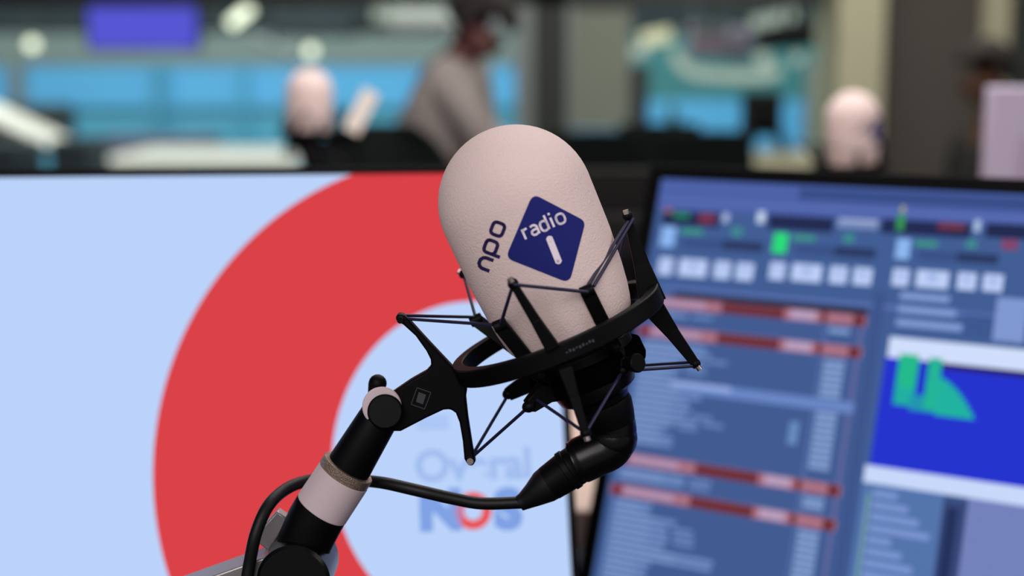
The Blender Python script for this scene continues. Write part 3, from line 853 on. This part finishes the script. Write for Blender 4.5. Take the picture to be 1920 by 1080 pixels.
Yp = 4.4
q = lambda x, y, d=0: P(x, y, Yp + d)
person('person in a grey shirt leaning forward with head bowed, behind the black chair',
       q(800, 340), q(822, 205), q(862, 112), q(893, 60), Vector((.72, -.15, -.68)),
       [q(900, 235, .17), q(888, 232, -.17)], [q(965, 300, .14), q(935, 330, -.12)],
       [Vector((q(800, 352).x + .02, Yp + .12, 0)), Vector((q(800, 352).x - .10, Yp - .12, 0))],
       [Vector((q(800, 352).x + .03, Yp + .11, .5)), Vector((q(800, 352).x - .02, Yp - .11, .5))], M['shirt'], M['skin'], M['trousers'])


def Pn(v): return Vector(v)


Y2 = 5.3
hx = P(1848, 130, Y2).x
person('person in black with dark hair facing left, against the grey wall',
       Vector((hx + .06, Y2, .62)), Vector((hx + .05, Y2, .88)), Vector((hx + .03, Y2, 1.09)), Vector((hx, Y2, 1.255)), Vector((-.95, -.15, -.28)),
       [Vector((hx - .02, Y2 - .24, .80)), Vector((hx - .02, Y2 + .24, .80))], [Vector((hx - .26, Y2 - .16, .70)), Vector((hx - .26, Y2 + .16, .70))],
       [Vector((hx - .38, Y2 - .12, 0)), Vector((hx - .38, Y2 + .12, 0))], [Vector((hx - .36, Y2 - .11, .5)), Vector((hx - .36, Y2 + .11, .5))], M['shirt_dark'], M['skin_tan'], M['shirt_dark'])


def office_chair(label, loc, rz, group=None, top=1.08, w=.46, round_=False, arms=True, lr=.30):
    t = thing('office_chair', label, 'chair', loc, (0, 0, rz), group)
    bm = B(); box(bm, (0, 0, .46), (.48 if arms else .40, .46 if arms else .38, .07)); finish('seat', bm, M['fabric'], t, bevel=.03, seg=4)
    bm = B(); hb = top - .55
    n = 12; rows = 20; grid = []
    for j in range(rows + 1):
        z = .55 + hb * j / rows; k = 1.0
        if round_: k = math.sqrt(max(0.05, 1 - (max(0, (j / rows - .55) / .48)) ** 3))
        else: k = 1 - .10 * (j / rows) ** 3
        grid.append([(k * w * (i / n - .5), .22 - .05 * (1 - (2 * i / n - 1) ** 2) + .05 * (j / rows), z) for i in range(n + 1)])
    F = [[bm.verts.new(p) for p in r] for r in grid]; G = [[bm.verts.new((x, y + .05, z)) for x, y, z in r] for r in grid]
    for j in range(rows):
        for i in range(n):
            bm.faces.new((F[j][i], F[j][i + 1], F[j + 1][i + 1], F[j + 1][i])); bm.faces.new((G[j][i], G[j + 1][i], G[j + 1][i + 1], G[j][i + 1]))
    for i in range(n):
        bm.faces.new((F[0][i], G[0][i], G[0][i + 1], F[0][i + 1])); bm.faces.new((F[rows][i], F[rows][i + 1], G[rows][i + 1], G[rows][i]))
    for j in range(rows):
        bm.faces.new((F[j][0], F[j + 1][0], G[j + 1][0], G[j][0])); bm.faces.new((F[j][n], G[j][n], G[j + 1][n], F[j + 1][n]))
    finish('backrest', bm, M['fabric'], t, bevel=.012, seg=3)
    bm = B(); tube(bm, spline([(0, .15, .42), (0, .27, .45), (0, .30, .60), (0, .28, .8)], 5), .018, 12); finish('back_support', bm, M['black'] if arms else M['alu'], t)
    for s in ((-1, 1) if arms else ()):
        bm = B(); tube(bm, spline([(s * .24, -.02, .43), (s * .28, -.02, .5), (s * .28, .02, .66)], 5), .014, 10); ar = finish('armrest', bm, M['alu'], t)
        bm = B(); box(bm, (s * .28, .0, .675), (.07, .25, .03)); finish('arm_pad', bm, M['black'], ar, bevel=.01)
    bm = B(); cyl(bm, (0, 0, .09), (0, 0, .43), .025, 20); finish('gas_lift', bm, M['black'], t)
    for k in range(5):
        a = 2 * math.pi * k / 5 + .3; d = Vector((math.cos(a), math.sin(a), 0))
        bm = B(); bar(bm, d * .02 + Vector((0, 0, .10)), d * lr + Vector((0, 0, .065)), .04, .025, .03, .02, Vector((-d.y, d.x, 0)))
        l_ = finish('leg', bm, M['black'], t, bevel=.004)
        bm = B(); c = d * lr; cyl(bm, c + Vector((-d.y, d.x, 0)) * .02 + Vector((0, 0, .03)), c - Vector((-d.y, d.x, 0)) * .02 + Vector((0, 0, .03)), .03, 16); finish('caster', bm, M['black'], l_)
    return t


office_chair('wide black chair with rounded back directly behind the left monitor', (P(716, 260, 3.55).x, 3.75, 0), R(180), top=P(712, 233, 3.5).z, w=.40, round_=True)
c0 = office_chair('leftmost of the black office chairs below the sage panel', (P(1112, 240, 5.5).x, 5.6, 0), R(178), 'black office chairs at the partition', top=P(1118, 244, 5.4).z, w=.38, arms=False, lr=.19)
dup(c0, (P(1225, 240, 6.1).x, 6.3, 0), (0, 0, R(183)), 'middle of the black office chairs, below the dark window post')
dup(c0, (P(1322, 240, 5.5).x, 5.62, 0), (0, 0, R(176)), 'rightmost of the black office chairs, below the teal window')
pc = dup(c0, (hx + .10, Y2, 0), (0, 0, R(-80)), 'black office chair the person in black sits on')
if 'group' in pc: del pc['group']

# black monitor seen from behind on the opposite desk, and a pale one on the right
def rear_monitor(label, x0, x1, y0, y1, Y, m, rz=0, t_=.03):
    a = P(x0, 400, Y); b = P(x1, 400, Y); z1 = P((x0 + x1) / 2, y0, Y).z; z0 = P((x0 + x1) / 2, y1, Y).z
    cx = (a.x + b.x) / 2; t = thing('monitor', label, 'monitor', (cx, Y + .02, .77), (0, 0, rz))
    bm = B(); box(bm, (0, 0, (z0 + z1) / 2 - .77), (b.x - a.x, t_, z1 - z0)); finish('housing', bm, m, t, bevel=.006)
    bm = B(); box(bm, (0, t_ / 2 + .001, (z0 + z1) / 2 - .77), (b.x - a.x - .03, .003, z1 - z0 - .03)); finish('screen', bm, M['black_gloss'], t)
    bm = B(); box(bm, (0, -t_ / 2 - .01, (z0 + z1) / 2 - .77), ((b.x - a.x) * .5, .03, (z1 - z0) * .5)); finish('rear_cover', bm, m, t, bevel=.008)
    bm = B(); box(bm, (0, -.035, (z0 + z1) / 4 - .385 + .01), (.05, .02, (z0 + z1) / 2 - .77)); finish('stand_neck', bm, M['black'], t, bevel=.004)
    bm = B(); box(bm, (0, -.02, .006), (.2, .16, .012)); finish('stand_base', bm, M['black'], t, bevel=.004)
    return t


rear_monitor('black monitor seen from behind, in the gap between the two large monitors', 1030, 1330, 318, 640, 2.45, M['black_matte'])
rear_monitor('pale lilac monitor seen from behind at the right edge', 1846, 2120, 162, 470, 2.35, M['lilac'])

# second and third microphones
def floor_stand(label, x, y, ztop, z_desk=.77):
    t = thing('microphone_stand', label, 'microphone stand', (x, y, z_desk), (0, 0, 0), 'short black microphone stands on the opposite desk')
    bm = B(); lathe(bm, [(0, 0), (.075, 0), (.078, .004), (.076, .010), (.02, .016), (.012, .022), (0, .022)], 40); finish('base', bm, M['black'], t)
    bm = B(); cyl(bm, (0, 0, .02), (0, 0, ztop - z_desk), .009, 20); finish('pole', bm, M['black'], t)
    return t


def place_mic(px, py, Y, spin, tilt, label, slabel, blabel):
    """a copy of the near microphone with its mount; (px, py) is the windscreen's middle"""
    c = P(px, py, Y); rot = Euler((0, tilt, 0)).to_matrix() @ Euler((0, 0, spin)).to_matrix(); e = rot.to_euler()
    base = c - rot @ Vector((0, 0, .062))
    dup(mic, base, e, label)
    rel = tm(mic).inverted() @ mount.location
    Rm = rot @ (tm(mic).inverted().to_3x3() @ tm(mount).to_3x3())
    dup(mount, base + rot @ rel, Rm.to_euler(), slabel)
    neck = base + rot @ Vector((0, 0, -.075))
    return neck


nk = place_mic(580, 193, 3.05, R(150), R(2), 'blurred microphone with plain pinkish windscreen before the blue wall', 'shock mount of the blurred microphone before the blue wall', '')
floor_stand('short black stand under the blurred microphone before the blue wall', nk.x, nk.y, nk.z + .004)
nk = place_mic(1600, 246, 2.62, R(38), R(-4), 'blurred microphone with a blue badge in front of the cream column', 'shock mount of the blurred microphone in front of the cream column', '')
floor_stand('short black stand under the blurred microphone by the cream column', nk.x, nk.y, nk.z + .004)

# white card on a slim stand
t = thing('document_stand', 'small white card leaning on a slim black stand beside a blurred microphone', 'stand', (P(675, 215, 2.8).x, 2.8, .77))
c = P(677, 209, 2.8)
bm = B(); box(bm, c, (.034, .004, .088), Euler((R(-8), R(28), 0)).to_matrix()); wpart('card', bm, M['desk_white'], t, bevel=.001)
bm = B(); cyl(bm, (t.location.x, 2.805, .77), c + Vector((-.008, .006, -.02)), .003, 12); wpart('pole', bm, M['black'], t)
bm = B(); lathe(bm, [(0, 0), (.04, 0), (.04, .006), (0, .008)], 32); finish('base', bm, M['black'], t)

# far room furniture
t = desk('white_table', 'long white table in the far room before the blue wall', P(186, 290, 8.5).x, P(558, 290, 8.5).x, 8.25, 9.8, .76, M['desk_white'], .06)
bm = B(); c = t.location; box(bm, (c.x, 8.6, .33), (P(540, 290, 8.5).x - P(204, 290, 8.5).x, .03, .60)); wpart('modesty_panel', bm, M['black_matte'], t)
bm = B(); a = P(170, 250, 9.9).x; b = P(395, 250, 9.9).x
box(bm, ((a + b) / 2, 10.1, .82 / 2), (b - a, .35, .82)); tag(finish('low_cabinet', bm, M['plum'], bevel=.03, seg=3), 'long low plum grey cabinet behind the white table', 'cabinet')
t = thing('display_case', 'dark grey box at the far left above the sloping white rail', 'cabinet', (P(40, 240, 9.5).x, 9.5, 0))
bm = B(); pbox(bm, -60, 197, 108, 262, 9.5, .4); wpart('housing', bm, M['dark_frame'], t, bevel=.02)
bm = B(); cc = P(24, 262, 9.5); box(bm, (cc.x, 9.7, cc.z / 2), (.12, .12, cc.z)); wpart('leg', bm, M['dark_frame'], t)
t = thing('sloping_rail', 'white sloping handrail at the far left', 'handrail', (P(70, 260, 8.8).x, 8.8, 0))
a = P(-60, 190, 8.8); b = P(148, 288, 8.8)
bm = B(); bar(bm, a, b, .150, .150, .05, .05, (0, .75, .66)); wpart('rail', bm, M['desk_white'], t, bevel=.012)
for k in (.2, .8):
    c = a.lerp(b, k); bm = B(); box(bm, (c.x, c.y, (c.z - .03) / 2), (.04, .04, c.z - .03)); wpart('post', bm, M['dark_frame'], t)
for x0, x1, lb in ((-80, 38, 'left dark storage cabinet beneath the sloping white rail'), (92, 168, 'dark storage cabinet between the sloping rail and the white table')):
    bm = B(); a = P(x0, 290, 7.75).x; b = P(x1, 290, 7.75).x; z = P(60, 268 if x0 < 0 else 262, 7.75).z
    box(bm, ((a + b) / 2, 7.95, z / 2), (b - a, .4, z)); tag(finish('storage_cabinet', bm, M['dark_wall'], bevel=.02), lb, 'cabinet', 'dark storage cabinets in the far room')

# purple wall screen hung from the ceiling
t = thing('ceiling_screen', 'purple lit screen hanging in the far room at upper left', 'screen', (P(267, 50, 8.2).x, 8.2, 2.9))
bm = B(); pbox(bm, 160, 8, 374, 94, 8.2, .06); wpart('housing', bm, M['black'], t, bevel=.01)
bm = B(); pbox(bm, 166, 13, 368, 90, 8.192, .008); wpart('screen', bm, emit('screen_purple_blue', (92, 88, 222)), t)
bm = B(); z = P(267, 10, 8.2).z; cyl(bm, (t.location.x, 8.24, z), (t.location.x, 8.24, 2.9), .02, 12); wpart('hanger', bm, M['black'], t)


def hung(name, label, pts, rad, Y, m, group=None, cat='lamp'):
    """a lamp or glowing rail of the given spine hung on a thin rod from the ceiling"""
    W = [P(x, y, Y) for x, y in pts]; mid = W[len(W) // 2] if len(W) > 2 else W[0].lerp(W[-1], .5)
    t = thing(name, label, cat, (mid.x, Y, 2.9), (0, 0, 0), group)
    bm = B()
    if len(W) == 1: ball(bm, W[0], rad, seg=20)
    else: tube(bm, spline(W, 6), rad, 16)
    wpart('glowing_globe' if len(W) == 1 else 'glowing_tube', bm, m, t)
    bm = B(); cyl(bm, mid + Vector((0, 0, rad * .9)), (mid.x, Y, 2.9), .006, 8); wpart('hanging_rod', bm, M['dark_frame'], t)
    return t


G = 'globe lamps in the far room'
hung('globe_lamp', 'small round glowing lamp at upper left, left of the purple screen', [(60, 83)], .040, 9.5, M['lamp'], G)
hung('globe_lamp', 'small round glowing lamp above a blurred windscreen', [(583, 95)], .038, 9.5, M['lamp'], G)
hung('tube_lamp', 'short slanted bright lamp right of the purple screen', [(431, 46), (471, 14)], .036, 9.5, M['lamp'])
hung('tube_lamp', 'long pale horizontal rail with an added glow left of the bowed head', [(700, 27), (858, 28)], .040, 9.0, M['lamp_dim'])  # white-grey rail, its brightness put in as emission
hung('tube_lamp', 'short pale rail with an added glow just right of the bowed head', [(944, 28), (985, 36)], .034, 9.0, M['lamp_dim'])  # further piece of the rail, made to glow likewise
hung('tube_lamp', 'slanted cream lamp at the left end of the right window', [(1204, 74), (1258, 64)], .042, 8.5, M['lamp_cream'])
hung('tube_lamp', 'small dim lamp below the slanted cream lamp', [(1184, 99), (1212, 92)], .034, 9.0, M['lamp_dim'])
hung('tube_lamp', 'slanted white bar lamp at the top of the right window', [(1410, 44), (1490, 26)], .036, 8.5, M['lamp_dim'])
hung('tube_lamp', 'long curved pale lamp sagging across the right window', [(1266, 96), (1274, 116), (1300, 135), (1350, 141), (1430, 142), (1462, 130)], .034, 8.6, M['lamp_dim'])
hung('globe_lamp', 'round dim lamp in the middle of the right window', [(1432, 112)], .048, 8.3, M['lamp_dim'], G)
hung('globe_lamp', 'small round dim lamp near the right window frame', [(1495, 110)], .036, 8.3, M['lamp_dim'], G)


def hung_box(name, label, x0, y0, x1, y1, Y, t_, m, rot=0, cat='screen', panel=None):
    c = P((x0 + x1) / 2, (y0 + y1) / 2, Y); t = thing(name, label, cat, (c.x, Y, 2.9))
    wd = P(x1, (y0 + y1) / 2, Y).x - P(x0, (y0 + y1) / 2, Y).x; h = P(x0, y0, Y).z - P(x0, y1, Y).z
    rm = Euler((0, R(rot), 0)).to_matrix()
    bm = B(); box(bm, c, (wd, t_, h), rm); wpart('housing', bm, m, t, bevel=.015)
    if panel: bm = B(); box(bm, c + rm @ Vector((0, -t_ / 2, h * .38)), (wd * .85, .012, h * .25), rm); wpart('top_panel', bm, panel, t)
    bm = B(); cyl(bm, c + Vector((0, 0, h * .4)), (c.x, Y, 2.9), .015, 10); wpart('hanger', bm, M['dark_frame'], t)
    return t


hung_box('ceiling_screen', 'mauve screen back hanging in the right window', 1292, 42, 1366, 108, 8.0, .08, M['mauve'], -4, panel=M['grey_wall'])
hung_box('ceiling_screen', 'lilac angled screen beside the mauve one in the right window', 1366, 52, 1412, 116, 8.1, .08, M['lilac'], 8)
hung_box('ceiling_speaker', 'black box hanging below the white bar lamp', 1424, 48, 1520, 92, 8.0, .3, M['black_matte'], -6, 'speaker')
hung_box('ceiling_beam', 'pale grey diagonal beam under the ceiling behind a blurred microphone', 462, 82, 570, 100, 8.8, .1, M['frame'], 22, 'beam')
hung_box('ceiling_duct', 'dark navy duct above the round lamp', 520, 28, 668, 68, 9.2, .3, M['dark_wall'], 0, 'duct')
hung_box('ceiling_duct', 'black duct between the long rail and the grey wall', 650, 42, 850, 62, 9.2, .3, M['black_matte'], 0, 'duct')

# black loudspeaker on a counter in the window
t = desk('cream_counter', 'cream counter under the right window carrying a black loudspeaker', P(1372, 300, 6.6).x, P(1530, 300, 6.6).x, 6.35, 6.9, P(1440, 288, 6.6).z, M['cream'], .06)
t = thing('loudspeaker', 'black loudspeaker on splayed legs in the middle of the right window', 'loudspeaker', (P(1436, 285, 6.6).x, 6.6, P(1440, 288, 6.6).z + .002))
bm = B(); pbox(bm, 1402, 172, 1468, 256, 6.5, .2); wpart('cabinet', bm, M['black_matte'], t, bevel=.01)
bm = B(); cc = P(1435, 232, 6.495); cyl(bm, cc, cc + Vector((0, .012, 0)), .055, 24); cc = P(1435, 190, 6.495); cyl(bm, cc, cc + Vector((0, .012, 0)), .022, 20); wpart('driver', bm, M['black'], t)
for s in (-1, 1):
    for d in (0, .18):
        a = P(1435 + s * 24, 252, 6.51 + d); b = P(1435 + s * 38, 287, 6.51 + d); b.z = t.location.z + .008
        bm = B(); bar(bm, a, b, .05, .04, .03, .025, (1, 0, 0)); wpart('leg', bm, M['black_matte'], t, bevel=.003)

# dark leafy plant in the window
t = thing('potted_plant', 'dark green leafy plant at the left of the right window', 'plant', (P(1262, 200, 7.6).x, 7.6, 0))
bm = B(); lathe(bm, [(0, 0), (.12, 0), (.16, .35), (.15, .35), (.12, .3), (0, .3)], 32); finish('pot', bm, M['dark_frame'], t)
bm = B(); tube(bm, [(0, 0, .28), (.01, 0, .6), (0, .01, .95)], .012, 8); finish('stem', bm, M['leaf'], t)
bm = B()
for k in range(90):
    a = random.uniform(0, 6.28); el = random.uniform(-.2, 1.2); z = random.uniform(.6, 1.0); ln = random.uniform(.09, .16)
    d = Vector((math.cos(a) * math.cos(el), math.sin(a) * math.cos(el), math.sin(el))); s = d.cross(Vector((0, 0, 1))).normalized() * .028
    p = Vector((0, 0, z)); v_s = [bm.verts.new(x) for x in (p, p + d * ln * .5 + s, p + d * ln + Vector((0, 0, -.02)), p + d * ln * .5 - s)]
    bm.faces.new(v_s)
o = finish('foliage', bm, M['leaf'], t); so = o.modifiers.new('thick', 'SOLIDIFY'); so.thickness = .002
